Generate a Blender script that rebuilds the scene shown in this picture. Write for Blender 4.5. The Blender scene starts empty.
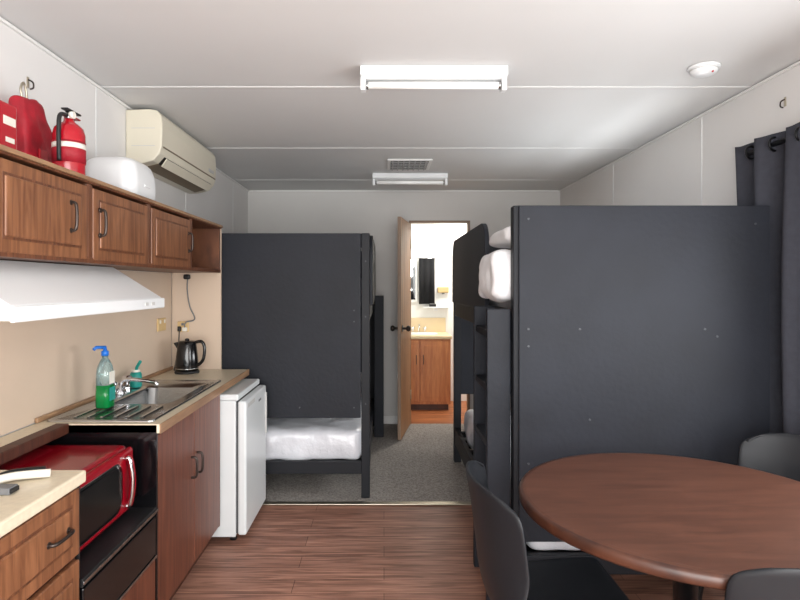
import bpy, bmesh, math, random
from mathutils import Vector, Matrix, noise
random.seed(5)
scene = bpy.context.scene
scene.view_settings.view_transform = 'Standard'
COL = scene.collection

# ---------------------------------------------------------------- materials
def lin(c):
    o = []
    for v in c:
        v = v / 255.0
        o.append(v / 12.92 if v <= 0.04045 else ((v + 0.055) / 1.055) ** 2.4)
    return (o[0], o[1], o[2], 1.0)

def base(name):
    m = bpy.data.materials.new(name)
    m.use_nodes = True
    nt = m.node_tree
    return m, nt, nt.nodes, nt.links, nt.nodes['Principled BSDF']

def coords(N, L, scale=(1, 1, 1)):
    tc = N.new('ShaderNodeTexCoord')
    mp = N.new('ShaderNodeMapping')
    mp.inputs['Scale'].default_value = scale
    L.new(tc.outputs['Object'], mp.inputs['Vector'])
    return mp.outputs['Vector']

def plain(name, c, rough=0.5, metal=0.0, var=0.05, nscale=6.0, bump=0.0, bscale=80.0, coat=0.0, spec=0.5, trans=0.0, alpha=1.0):
    m, nt, N, L, b = base(name)
    vec = coords(N, L)
    nz = N.new('ShaderNodeTexNoise')
    nz.inputs['Scale'].default_value = nscale
    nz.inputs['Detail'].default_value = 4
    L.new(vec, nz.inputs['Vector'])
    r = N.new('ShaderNodeValToRGB')
    l = lin(c)
    r.color_ramp.elements[0].position = 0.3
    r.color_ramp.elements[1].position = 0.7
    r.color_ramp.elements[0].color = tuple(v * (1 - var) for v in l[:3]) + (1,)
    r.color_ramp.elements[1].color = tuple(min(1, v * (1 + var)) for v in l[:3]) + (1,)
    L.new(nz.outputs['Fac'], r.inputs['Fac'])
    L.new(r.outputs['Color'], b.inputs['Base Color'])
    b.inputs['Roughness'].default_value = rough
    b.inputs['Metallic'].default_value = metal
    b.inputs['Coat Weight'].default_value = coat
    b.inputs['Specular IOR Level'].default_value = spec
    b.inputs['Transmission Weight'].default_value = trans
    b.inputs['Alpha'].default_value = alpha
    if bump > 0:
        n2 = N.new('ShaderNodeTexNoise')
        n2.inputs['Scale'].default_value = bscale
        n2.inputs['Detail'].default_value = 3
        L.new(vec, n2.inputs['Vector'])
        bp = N.new('ShaderNodeBump')
        bp.inputs['Strength'].default_value = bump
        bp.inputs['Distance'].default_value = 0.01
        L.new(n2.outputs['Fac'], bp.inputs['Height'])
        L.new(bp.outputs['Normal'], b.inputs['Normal'])
    return m

def wood(name, dark, light, stretch=(30, 30, 2), rough=0.45, coat=0.0, pores=0.25, spec=0.5):
    m, nt, N, L, b = base(name)
    vec = coords(N, L, stretch)
    nz = N.new('ShaderNodeTexNoise')
    nz.inputs['Scale'].default_value = 1.0
    nz.inputs['Detail'].default_value = 6
    nz.inputs['Distortion'].default_value = 0.8
    L.new(vec, nz.inputs['Vector'])
    r = N.new('ShaderNodeValToRGB')
    r.color_ramp.elements[0].position = 0.33
    r.color_ramp.elements[1].position = 0.66
    r.color_ramp.elements[0].color = lin(dark)
    r.color_ramp.elements[1].color = lin(light)
    L.new(nz.outputs['Fac'], r.inputs['Fac'])
    n2 = N.new('ShaderNodeTexNoise')
    n2.inputs['Scale'].default_value = 4.0
    n2.inputs['Detail'].default_value = 2
    L.new(vec, n2.inputs['Vector'])
    mx = N.new('ShaderNodeMix'); mx.data_type = 'RGBA'; mx.blend_type = 'MULTIPLY'
    mx.inputs['Factor'].default_value = pores
    L.new(r.outputs['Color'], mx.inputs[6])
    L.new(n2.outputs['Fac'], mx.inputs[7])
    L.new(mx.outputs[2], b.inputs['Base Color'])
    b.inputs['Roughness'].default_value = rough
    b.inputs['Coat Weight'].default_value = coat
    b.inputs['Specular IOR Level'].default_value = spec
    return m

def plank_floor(name, c1, c2, mortar, bw=1.1, rh=0.115):
    m, nt, N, L, b = base(name)
    vec = coords(N, L)
    br = N.new('ShaderNodeTexBrick')
    br.inputs['Scale'].default_value = 1.0
    br.inputs['Brick Width'].default_value = bw
    br.inputs['Row Height'].default_value = rh
    br.inputs['Mortar Size'].default_value = 0.0012
    br.inputs['Color1'].default_value = lin(c1)
    br.inputs['Color2'].default_value = lin(c2)
    br.inputs['Mortar'].default_value = lin(mortar)
    br.offset = 0.37
    L.new(vec, br.inputs['Vector'])
    v2 = coords(N, L, (3, 45, 1))
    nz = N.new('ShaderNodeTexNoise')
    nz.inputs['Scale'].default_value = 1.0
    nz.inputs['Detail'].default_value = 5
    nz.inputs['Distortion'].default_value = 1.0
    L.new(v2, nz.inputs['Vector'])
    r = N.new('ShaderNodeValToRGB')
    r.color_ramp.elements[0].position = 0.35
    r.color_ramp.elements[1].position = 0.68
    r.color_ramp.elements[0].color = (0.52, 0.48, 0.46, 1)
    r.color_ramp.elements[1].color = (1.22, 1.2, 1.18, 1)
    L.new(nz.outputs['Fac'], r.inputs['Fac'])
    mx = N.new('ShaderNodeMix'); mx.data_type = 'RGBA'; mx.blend_type = 'MULTIPLY'
    mx.inputs['Factor'].default_value = 1.0
    L.new(br.outputs['Color'], mx.inputs[6])
    L.new(r.outputs['Color'], mx.inputs[7])
    L.new(mx.outputs[2], b.inputs['Base Color'])
    b.inputs['Roughness'].default_value = 0.48
    b.inputs['Specular IOR Level'].default_value = 0.35
    return m

M = {}
M['wall'] = plain('painted_wall', (222, 220, 218), 0.75, var=0.02, nscale=2)
M['backwall'] = plain('painted_back_wall', (212, 210, 207), 0.75, var=0.03, nscale=2)
M['ceil'] = plain('ceiling_paint', (215, 215, 214), 0.7, var=0.02, nscale=1.5)
M['seam'] = plain('ceiling_seam', (226, 226, 225), 0.6, var=0.01)
M['trim'] = plain('white_trim', (232, 232, 230), 0.5, var=0.02)
M['splash'] = plain('beige_splashback', (202, 182, 162), 0.45, var=0.03, nscale=3)
M['floor'] = plank_floor('timber_vinyl', (172, 128, 109), (152, 111, 95), (84, 56, 48))
M['bfloor'] = plank_floor('bath_timber', (190, 120, 75), (170, 105, 66), (90, 50, 30))
M['carpet'] = plain('grey_carpet', (168, 162, 156), 0.97, var=0.4, nscale=90, bump=0.9, bscale=220, spec=0.1)
M['ohwood'] = wood('oak_overhead', (108, 66, 42), (152, 102, 69), (8, 45, 4), 0.42)
M['ohwood_dk'] = wood('oak_overhead_frame', (84, 48, 31), (122, 76, 50), (8, 60, 5), 0.45)
M['lowood'] = wood('lower_cabinet_wood', (92, 48, 33), (128, 74, 53), (10, 55, 3), 0.38)
M['lowood_dk'] = wood('lower_cabinet_dark', (62, 31, 20), (92, 50, 34), (10, 55, 3), 0.5)
M['doorwood'] = wood('door_veneer', (172, 124, 88), (196, 148, 108), (10, 20, 2), 0.5, spec=.2)
M['vanwood'] = wood('vanity_oak', (186, 112, 64), (212, 140, 86), (30, 20, 3), 0.4)
M['bench'] = plain('cream_laminate', (216, 204, 180), 0.32, var=0.06, nscale=60)
M['benchedge'] = wood('bench_edge_strip', (140, 105, 78), (172, 136, 102), (40, 4, 40), 0.4)
M['bunk'] = plain('charcoal_melamine', (26, 29, 37), 0.58, var=0.2, nscale=4, bump=0.12, bscale=45, spec=.3)
M['bunk_edge'] = plain('charcoal_edge', (21, 23, 29), 0.55, var=0.05, spec=.3)
M['bolt'] = plain('steel_bolt', (70, 72, 77), 0.4, 0.4)
M['plastic_wrap'] = plain('mattress_cover', (222, 224, 230), 0.28, var=0.03, nscale=14, bump=0.9, bscale=16, coat=0.3)
M['pillow'] = plain('white_pillow', (232, 232, 234), 0.5, var=0.03, bump=0.5, bscale=22)
M['white_enamel'] = plain('white_enamel', (228, 230, 231), 0.3, var=0.01)
M['fridge'] = plain('fridge_white', (214, 218, 219), 0.32, var=0.01)
M['gasket'] = plain('fridge_gasket', (70, 72, 74), 0.7)
M['cream'] = plain('aircon_cream', (216, 210, 192), 0.4, var=0.015)
M['louvre'] = plain('aircon_louvre', (120, 105, 84), 0.5)
M['slot'] = plain('dark_slot', (38, 34, 30), 0.7)
M['red'] = plain('red_gloss', (138, 8, 26), 0.22, var=0.04, coat=0.3)
M['redpaint'] = plain('extinguisher_red', (170, 14, 32), 0.25, coat=0.4)
M['redcloth'] = plain('red_nylon', (160, 16, 36), 0.6, var=0.25, nscale=20, bump=0.5, bscale=30)
M['label'] = plain('label_white', (224, 220, 210), 0.5)
M['black'] = plain('black_gloss', (12, 12, 14), 0.15, var=0.02)
M['blackm'] = plain('black_matt', (20, 20, 22), 0.5)
M['steel'] = plain('stainless', (180, 182, 182), 0.22, 1.0, var=0.05, nscale=30)
M['chrome'] = plain('chrome', (225, 225, 228), 0.08, 1.0, var=0.01)
M['alu'] = plain('aluminium', (180, 172, 155), 0.35, 0.9)
M['bronze'] = plain('antique_handle', (70, 62, 58), 0.35, 0.8)
M['table'] = wood('table_laminate', (80, 50, 38), (97, 62, 48), (5, 30, 5), 0.42, 0.0, pores=.15, spec=.4)
M['tablerim'] = wood('table_rim', (56, 30, 21), (80, 46, 32), (12, 12, 12), 0.4)
M['chair'] = plain('charcoal_plastic', (27, 29, 33), 0.45, var=0.04, spec=.35)
M['metal_dk'] = plain('dark_metal', (26, 26, 28), 0.35, 0.6)
M['curtain'] = plain('charcoal_curtain', (60, 61, 68), 0.9, var=0.08, nscale=40, bump=0.15, bscale=300, spec=0.1)
M['green'] = plain('green_soap', (10, 140, 70), 0.12, var=0.05, trans=0.35)
M['clear'] = plain('clear_plastic', (190, 215, 215), 0.1, var=0.02, trans=0.75)
M['blue'] = plain('blue_plastic', (30, 110, 205), 0.3)
M['teal'] = plain('teal_plastic', (20, 140, 130), 0.35)
M['beigeplas'] = plain('beige_plastic', (206, 176, 124), 0.4)
M['tube'] = plain('fluoro_tube', (246, 246, 244), 0.25)
M['grille'] = plain('vent_grille', (196, 196, 194), 0.5)
M['ventblade'] = plain('vent_blade', (150, 150, 150), 0.5)
M['bathwall'] = plain('bathroom_wall', (236, 236, 232), 0.6, var=0.01)
M['tile'] = plain('beige_tile', (222, 202, 164), 0.3, var=0.04)
M['mirror'] = plain('mirror', (230, 232, 232), 0.03, 1.0, var=0.0)
M['towel'] = plain('black_towel', (20, 21, 24), 0.95, bump=0.4, bscale=200)  # near-black colour stands for a dark reflection in the bathroom mirror
M['grey'] = plain('grey_plastic', (110, 112, 114), 0.5)

# ---------------------------------------------------------------- mesh helpers
def link_mesh(name, verts, faces, mat, smooth=False):
    me = bpy.data.meshes.new(name)
    me.from_pydata([tuple(v) for v in verts], [], faces)
    me.materials.append(mat)
    bm = bmesh.new(); bm.from_mesh(me)
    bmesh.ops.recalc_face_normals(bm, faces=bm.faces)
    bm.to_mesh(me); bm.free()
    if smooth:
        for p in me.polygons: p.use_smooth = True
    o = bpy.data.objects.new(name, me)
    COL.objects.link(o)
    return o

def box(name, x0, x1, y0, y1, z0, z1, mat, bev=0.002, seg=2):
    v = [(x0, y0, z0), (x1, y0, z0), (x1, y1, z0), (x0, y1, z0), (x0, y0, z1), (x1, y0, z1), (x1, y1, z1), (x0, y1, z1)]
    f = [(0, 3, 2, 1), (4, 5, 6, 7), (0, 1, 5, 4), (1, 2, 6, 5), (2, 3, 7, 6), (3, 0, 4, 7)]
    me = bpy.data.meshes.new(name)
    me.from_pydata(v, [], f)
    me.materials.append(mat)
    if bev > 0:
        bm = bmesh.new(); bm.from_mesh(me)
        bmesh.ops.bevel(bm, geom=list(bm.edges), offset=bev, segments=seg, profile=0.5, affect='EDGES')
        bm.to_mesh(me); bm.free()
    o = bpy.data.objects.new(name, me)
    COL.objects.link(o)
    return o

def prism(name, pts, axis, a0, a1, mat, bev=0.0, smooth=False):
    """pts 2D; axis 'y': (x,z); 'x': (y,z); 'z': (x,y)"""
    def mk(p, a):
        if axis == 'y': return (p[0], a, p[1])
        if axis == 'x': return (a, p[0], p[1])
        return (p[0], p[1], a)
    n = len(pts)
    v = [mk(p, a0) for p in pts] + [mk(p, a1) for p in pts]
    f = [tuple(range(n)), tuple(range(2 * n - 1, n - 1, -1))]
    for i in range(n):
        j = (i + 1) % n
        f.append((i, i + n, j + n, j))
    o = link_mesh(name, v, f, mat)
    if bev > 0:
        bm = bmesh.new(); bm.from_mesh(o.data)
        bmesh.ops.bevel(bm, geom=list(bm.edges), offset=bev, segments=2, profile=0.5, affect='EDGES', clamp_overlap=True)
        bm.to_mesh(o.data); bm.free()
    return o

def cyl(name, p0, p1, r, mat, r2=None, seg=24):
    return tube(name, [p0, p1], r, mat, seg=seg, r2=r2)

def tube(name, pts, r, mat, seg=12, r2=None, closed=False):
    pts = [Vector(p) for p in pts]
    n = len(pts)
    verts = []; faces = []
    up = None
    for i, p in enumerate(pts):
        if closed:
            t = (pts[(i + 1) % n] - pts[i - 1]).normalized()
        else:
            a = pts[max(0, i - 1)]; b = pts[min(n - 1, i + 1)]
            t = (b - a).normalized()
        if up is None:
            up = Vector((0, 0, 1)) if abs(t.z) < 0.9 else Vector((1, 0, 0))
        s = t.cross(up).normalized()
        up = s.cross(t).normalized()
        rr = r if r2 is None else r + (r2 - r) * i / (n - 1)
        for k in range(seg):
            a = 2 * math.pi * k / seg
            verts.append(p + (s * math.cos(a) + up * math.sin(a)) * rr)
    m = n if closed else n - 1
    for i in range(m):
        for k in range(seg):
            k2 = (k + 1) % seg
            i2 = (i + 1) % n
            faces.append((i * seg + k, i * seg + k2, i2 * seg + k2, i2 * seg + k))
    if not closed:
        faces.append(tuple(range(seg))); faces.append(tuple(range((n - 1) * seg, n * seg)))
    o = link_mesh(name, verts, faces, mat)
    for p in o.data.polygons:
        if len(p.vertices) == 4: p.use_smooth = True
    return o

def bez(pts, steps=8):
    """catmull-rom smoothing"""
    pts = [Vector(p) for p in pts]
    out = []
    for i in range(len(pts) - 1):
        p0 = pts[max(0, i - 1)]; p1 = pts[i]; p2 = pts[i + 1]; p3 = pts[min(len(pts) - 1, i + 2)]
        for s in range(steps):
            t = s / steps
            out.append(0.5 * ((2 * p1) + (p2 - p0) * t + (2 * p0 - 5 * p1 + 4 * p2 - p3) * t * t + (3 * p1 - p0 - 3 * p2 + p3) * t ** 3))
    out.append(pts[-1])
    return out

def lathe(name, prof, c, mat, seg=36, smooth=True):
    verts = []; faces = []
    n = len(prof)
    for (r, z) in prof:
        for k in range(seg):
            a = 2 * math.pi * k / seg
            verts.append((c[0] + max(r, 1e-4) * math.cos(a), c[1] + max(r, 1e-4) * math.sin(a), c[2] + z))
    for i in range(n - 1):
        for k in range(seg):
            k2 = (k + 1) % seg
            faces.append((i * seg + k, i * seg + k2, (i + 1) * seg + k2, (i + 1) * seg + k))
    faces.append(tuple(range(seg))); faces.append(tuple(range((n - 1) * seg, n * seg)))
    o = link_mesh(name, verts, faces, mat)
    if smooth:
        for p in o.data.polygons:
            if len(p.vertices) == 4: p.use_smooth = True
    return o

def rrect(cx, cy, hx, hy, r, z, n=6):
    out = []
    r = min(r, hx, hy)
    for (sx, sy, a0) in ((1, 1, 0), (-1, 1, 90), (-1, -1, 180), (1, -1, 270)):
        for i in range(n + 1):
            a = math.radians(a0 + 90 * i / n)
            out.append((cx + sx * (hx - r) + r * math.cos(a), cy + sy * (hy - r) + r * math.sin(a), z))
    return out

def loft(name, rings, mat, cap0=True, cap1=True, smooth=True):
    n = len(rings[0])
    verts = [p for r in rings for p in r]
    faces = []
    for i in range(len(rings) - 1):
        for k in range(n):
            k2 = (k + 1) % n
            faces.append((i * n + k, i * n + k2, (i + 1) * n + k2, (i + 1) * n + k))
    if cap0: faces.append(tuple(range(n)))
    if cap1: faces.append(tuple(range((len(rings) - 1) * n, len(rings) * n)))
    o = link_mesh(name, verts, faces, mat)
    if smooth:
        for p in o.data.polygons:
            if len(p.vertices) == 4: p.use_smooth = True
    return o

def group(name, parts, loc=None, rot=None):
    e = bpy.data.objects.new(name, None)
    e.empty_display_size = 0.1
    COL.objects.link(e)
    if loc is None:
        mn = Vector((1e9,) * 3); mx = Vector((-1e9,) * 3)
        for p in parts:
            for v in p.data.vertices:
                for k in range(3):
                    mn[k] = min(mn[k], v.co[k]); mx[k] = max(mx[k], v.co[k])
        e.location = ((mn.x + mx.x) / 2, (mn.y + mx.y) / 2, mn.z)
        for p in parts:
            p.parent = e
            p.location = -e.location
    else:
        e.location = loc
        if rot: e.rotation_euler = rot
        for p in parts: p.parent = e
    return e

def soft_block(name, x0, x1, y0, y1, z0, z1, mat, r=0.04, amp=0.008, fr=9.0, n=(14, 24, 5), seed=0.0, puff=0.0):
    """subdivided rounded block with wrinkles"""
    bm = bmesh.new()
    nx, ny, nz = n
    c = Vector(((x0 + x1) / 2, (y0 + y1) / 2, (z0 + z1) / 2)); h = Vector(((x1 - x0) / 2, (y1 - y0) / 2, (z1 - z0) / 2))
    vd = {}
    def gv(i, j, k):
        key = (i, j, k)
        if key in vd: return vd[key]
        u = Vector((2 * i / nx - 1, 2 * j / ny - 1, 2 * k / nz - 1))
        p = Vector((u.x * h.x, u.y * h.y, u.z * h.z))
        q = Vector((max(-(h.x - r), min(h.x - r, p.x)), max(-(h.y - r), min(h.y - r, p.y)), max(-(h.z - r), min(h.z - r, p.z))))
        d = p - q
        if d.length > 1e-6: p = q + d.normalized() * min(d.length, r)
        if puff:
            e = (1 - abs(u.x) ** 3) * (1 - abs(u.y) ** 3)
            p.z *= (1 - puff) + puff * e
        w = c + p
        nn = noise.noise(Vector((w.x * fr + seed, w.y * fr, w.z * fr))) + 0.5 * noise.noise(Vector((w.x * fr * 2.7, w.y * fr * 2.1 + seed, w.z * fr * 2)))
        dirn = d.normalized() if d.length > 1e-6 else Vector((0, 0, 1 if u.z > 0 else -1))
        w = w + dirn * amp * nn
        vd[key] = bm.verts.new(w)
        return vd[key]
    for a in range(nx):
        for b_ in range(ny):
            for k in (0, nz):
                bm.faces.new((gv(a, b_, k), gv(a + 1, b_, k), gv(a + 1, b_ + 1, k), gv(a, b_ + 1, k)))
    for a in range(nx):
        for k in range(nz):
            for b_ in (0, ny):
                bm.faces.new((gv(a, b_, k), gv(a + 1, b_, k), gv(a + 1, b_, k + 1), gv(a, b_, k + 1)))
    for b_ in range(ny):
        for k in range(nz):
            for a in (0, nx):
                bm.faces.new((gv(a, b_, k), gv(a, b_ + 1, k), gv(a, b_ + 1, k + 1), gv(a, b_, k + 1)))
    bmesh.ops.recalc_face_normals(bm, faces=bm.faces)
    me = bpy.data.meshes.new(name); bm.to_mesh(me); bm.free()
    me.materials.append(mat)
    for p in me.polygons: p.use_smooth = True
    o = bpy.data.objects.new(name, me); COL.objects.link(o)
    md = o.modifiers.new('sub', 'SUBSURF'); md.levels = 1; md.render_levels = 1
    return o

# ---------------------------------------------------------------- dimensions
XL, XR, YB, YN, ZC = -1.32, 1.709, 5.61, -1.3, 2.272
FX = -0.85   # bench front
BZ = 0.83    # bench top

# ---------------------------------------------------------------- shell
group('floor', [box('vinyl_floor', XL - .1, XR + .1, YN - .1, 3.55, -0.06, 0.0, M['floor'], 0),
                box('carpet_floor', XL - .1, XR + .1, 3.55, YB + .0, -0.06, 0.004, M['carpet'], 0),
                box('bathroom_floor', -0.1, 1.75, YB, 7.3, -0.06, 0.002, M['bfloor'], 0)])
box('trim_1', XL + .48, XR - .01, 3.53, 3.575, 0.004, 0.012, M['alu'], 0.003)
box('ceiling', XL - .1, XR + .1, YN - .1, YB + .08, ZC, ZC + .08, M['ceil'], 0)
# ceiling cover strips
for i, y in enumerate((0.29, 1.49, 2.69, 3.89, 5.07)):
    box('trim_%d' % (i + 2), XL, XR, y - .006, y + .006, ZC - 0.003, ZC, M['seam'], 0.001)
# left wall with joints
box('wall_left', XL - .1, XL, YN, YB, 0, ZC, M['wall'], 0)
ti = 10
for y in (2.65, 3.85, 5.05):
    box('trim_%d' % ti, XL, XL + .003, y - .006, y + .006, 1.75, ZC, M['seam'], 0.001); ti += 1
# right wall with windows
WINS = [(0.35, 1.95), (2.85, 4.05)]
WZ0, WZ1 = 0.80, 1.62
parts = [box('below_window', XR, XR + .1, YN, YB, 0, WZ0, M['wall'], 0),
         box('above_window', XR, XR + .1, YN, YB, WZ1, ZC, M['wall'], 0)]
yy = YN
for i, (a, b_) in enumerate(WINS):
    parts.append(box('wall_pier_%d' % i, XR, XR + .1, yy, a, WZ0, WZ1, M['wall'], 0)); yy = b_
parts.append(box('wall_pier_end', XR, XR + .1, yy, YB, WZ0, WZ1, M['wall'], 0))
group('wall_right', parts)
def window_frame(name, axis, a, b0, b1, z0, z1):
    t = 0.04
    ps = []
    def bx(n, p0, p1, q0, q1):
        if axis == 'x': return box(n, a, a + .06, p0, p1, q0, q1, M['alu'], 0.003)
        return box(n, p0, p1, a, a + .06, q0, q1, M['alu'], 0.003)
    ps.append(bx('sill', b0, b1, z0, z0 + t)); ps.append(bx('head', b0, b1, z1 - t, z1))
    ps.append(bx('jamb_1', b0, b0 + t, z0 + t, z1 - t)); ps.append(bx('jamb_2', b1 - t, b1, z0 + t, z1 - t))
    m = (b0 + b1) / 2
    ps.append(bx('mullion', m - t / 2, m + t / 2, z0 + t, z1 - t))
    group(name, ps)
for i, (a, b_) in enumerate(WINS):
    window_frame('window_%d' % (i + 1), 'x', XR + .02, a, b_, WZ0, WZ1)
for y in (3.11, 4.31):
    box('trim_%d' % ti, XR - .003, XR, y - .006, y + .006, WZ1 + .005, ZC, M['seam'], 0.001); ti += 1
# wall edge cornices
box('trim_%d' % ti, XL, XL + .012, YN, YB, ZC - .016, ZC - .0045, M['trim'], 0.003); ti += 1
box('trim_%d' % ti, XR - .012, XR, YN, YB, ZC - .016, ZC - .0045, M['trim'], 0.003); ti += 1
box('trim_%d' % ti, XL + .015, XR - .015, YB - .012, YB, ZC - .016, ZC - .0045, M['trim'], 0.003); ti += 1
# back wall with doorway
DX0, DX1, DZ = 0.262, 0.815, 1.955
group('wall_back', [box('left_part', XL, DX0 - .02, YB, YB + .08, 0, ZC, M['backwall'], 0),
                    box('right_part', DX1 + .02, XR, YB, YB + .08, 0, ZC, M['backwall'], 0),
                    box('over_door', DX0 - .02, DX1 + .02, YB, YB + .08, DZ + .02, ZC, M['backwall'], 0)])
M['jamb'] = plain('door_jamb', (138, 114, 94), 0.5)
group('trim_%d' % ti, [box('jamb_left', DX0 - .02, DX0, YB - .01, YB + .09, 0.0, DZ + .02, M['jamb'], 0.002),
                       box('jamb_right', DX1, DX1 + .02, YB - .01, YB + .09, 0.0, DZ + .02, M['jamb'], 0.002),
                       box('jamb_head', DX0, DX1, YB - .01, YB + .09, DZ, DZ + .02, M['jamb'], 0.002)]); ti += 1
box('baseboard_back', -0.05, DX0 - .02, YB - .012, YB, 0.004, 0.08, M['trim'], 0.003)
# near wall with window + glass door opening
NX0, NX1, NZ0, NZ1 = -1.1, 1.5, 0.12, 2.15
group('wall_near', [box('below_window', XL, XR, YN - .1, YN, 0, NZ0, M['wall'], 0),
                    box('above_window', XL, XR, YN - .1, YN, NZ1, ZC, M['wall'], 0),
                    box('left_part', XL, NX0, YN - .1, YN, NZ0, NZ1, M['wall'], 0),
                    box('right_part', NX1, XR, YN - .1, YN, NZ0, NZ1, M['wall'], 0)])
window_frame('window_3', 'y', YN - .08, NX0, NX1, NZ0, NZ1)

# ---- door leaf (hinged at left jamb, swung into the room)
w, t = 0.61, 0.03
leaf = [box('leaf', 0, t, -w, 0, 0.012, 1.94, M['doorwood'], 0.002),
        box('edge_strip', 0.001, t - .001, -w - .003, -w, 0.012, 1.94, M['jamb'], 0.001)]
for sx, n in ((t, 'knob_inner'), (0, 'knob_outer')):
    d = 1 if sx > 0 else -1
    leaf.append(cyl(n + '_rose', (sx, -w + .07, .97), (sx + d * .008, -w + .07, .97), .03, M['bronze']))
    leaf.append(cyl(n + '_stem', (sx + d * .006, -w + .07, .97), (sx + d * .04, -w + .07, .97), .011, M['bronze']))
    k = lathe(n, [(.0, -.02), (.02, -.016), (.028, 0), (.02, .016), (.0, .02)], (0, 0, 0), M['bronze'])
    for v in k.data.vertices: v.co = Vector((sx + d * (.055 + v.co.z), -w + .07 + v.co.y, .97 + v.co.x))
    leaf.append(k)
for i, z in enumerate((0.25, 1.7)):
    leaf.append(cyl('hinge_%d' % i, (t + .003, -0.01, z), (t + .003, -0.01, z + .09), .006, M['alu']))
group('door_1', leaf, (DX0 - .034, YB - .02, 0.0), (0, 0, -math.radians(10.5)))

# ---------------------------------------------------------------- bathroom
BX0, BX1, BYB = 0.02, 1.62, 6.72
box('wall_bathroom_back', BX0, BX1, BYB, BYB + .06, 0, 2.27, M['bathwall'], 0)
box('wall_bathroom_left', BX0 - .06, BX0, YB + .08, BYB, 0, 2.27, M['bathwall'], 0)
box('wall_bathroom_right', BX1, BX1 + .06, YB + .08, BYB, 0, 2.27, M['bathwall'], 0)
box('ceiling_bathroom', BX0, BX1, YB + .08, BYB, 2.2, 2.27, M['bathwall'], 0)
vx0, vx1, vy0 = 0.05, 0.715, 6.2
van = [box('carcass', vx0, vx1, vy0, BYB - .002, 0.07, 0.77, M['vanwood'], 0.003),
       box('kick', vx0 + .02, vx1 - .02, vy0 + .04, BYB - .01, 0.003, 0.07, M['lowood_dk'], 0),
       box('countertop', vx0 - .02, vx1 + .015, vy0 - .02, BYB - .002, 0.77, 0.805, M['tile'], 0.008),
       box('splash', vx0, vx1, BYB - .02, BYB - .002, 0.805, 0.97, M['tile'], 0.003)]
for i, (a, b_) in enumerate(((vx0 + .02, .375), (.39, vx1 - .02))):
    van.append(box('door_%d' % i, a, b_, vy0 - .018, vy0, 0.1, 0.75, M['vanwood'], 0.004))
    van.append(box('door_panel_%d' % i, a + .04, b_ - .04, vy0 - .024, vy0 - .017, 0.15, 0.70, M['vanwood'], 0.003))
    van.append(tube('door_handle_%d' % i, bez([(a + .03 if i else b_ - .03, vy0 - .018, .6), (a + .03 if i else b_ - .03, vy0 - .045, .58), (a + .03 if i else b_ - .03, vy0 - .045, .52), (a + .03 if i else b_ - .03, vy0 - .018, .5)], 4), .004, M['bronze'], 8))
van.append(loft('basin', [rrect(.4, 6.45, .2, .15, .1, .806), rrect(.4, 6.45, .19, .14, .1, .814), rrect(.4, 6.45, .17, .12, .1, .808)], M['white_enamel']))
for i, x in enumerate((.33, .47)):
    van.append(lathe('tap_%d' % i, [(.018, 0), (.014, .03), (.022, .045), (.022, .06), (.0, .065)], (x, 6.63, .806), M['chrome'], 16))
van.append(tube('spout', bez([(.4, 6.63, .806), (.4, 6.63, .88), (.4, 6.58, .9), (.4, 6.53, .87)], 5), .008, M['chrome'], 10))
group('bathroom_vanity', van)
group('bathroom_mirror', [box('frame', .14, .385, BYB - .02, BYB - .001, 1.15, 1.68, M['trim'], .004), box('glass', .16, .365, BYB - .024, BYB - .019, 1.18, 1.65, M['mirror'], .001)])
vv = []; ff = []
for i in range(13):
    for j in range(2):
        x = .41 + .17 * i / 12
        vv.append((x, BYB - .03 - .012 * math.sin(i * 1.3), 1.13 if j == 0 else 1.66))
for i in range(12):
    ff.append((i * 2, i * 2 + 2, i * 2 + 3, i * 2 + 1))
tw = link_mesh('cloth', vv, ff, M['towel'], True)  # wavy dark sheet painted in for the mirror's dark reflection
sm = tw.modifiers.new('s', 'SOLIDIFY'); sm.thickness = .01
group('hand_towel', [tw, tube('rail', [(.385, BYB, 1.66), (.385, BYB - .035, 1.66), (.6, BYB - .035, 1.66), (.6, BYB, 1.66)], .006, M['chrome'], 8)])  # rail is added only to carry the painted reflection
group('soap_dispenser', [box('body', .62, .75, BYB - .05, BYB - .0005, 1.26, 1.33, M['beigeplas'], .01), box('nozzle', .67, .7, BYB - .04, BYB - .02, 1.245, 1.262, M['grey'], .002)])
group('bathroom_shelf', [box('plate', .45, .75, BYB - .09, BYB - .001, 1.085, 1.1, M['white_enamel'], .003), box('bracket', .58, .62, BYB - .05, BYB - .001, 1.05, 1.085, M['white_enamel'], .003)])
group('toothbrush_holder', [box('cup', .52, .6, BYB - .07, BYB - .03, 1.1, 1.13, M['blackm'], .004), box('lid', .525, .595, BYB - .068, BYB - .032, 1.128, 1.136, M['grey'], .002)])

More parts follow.
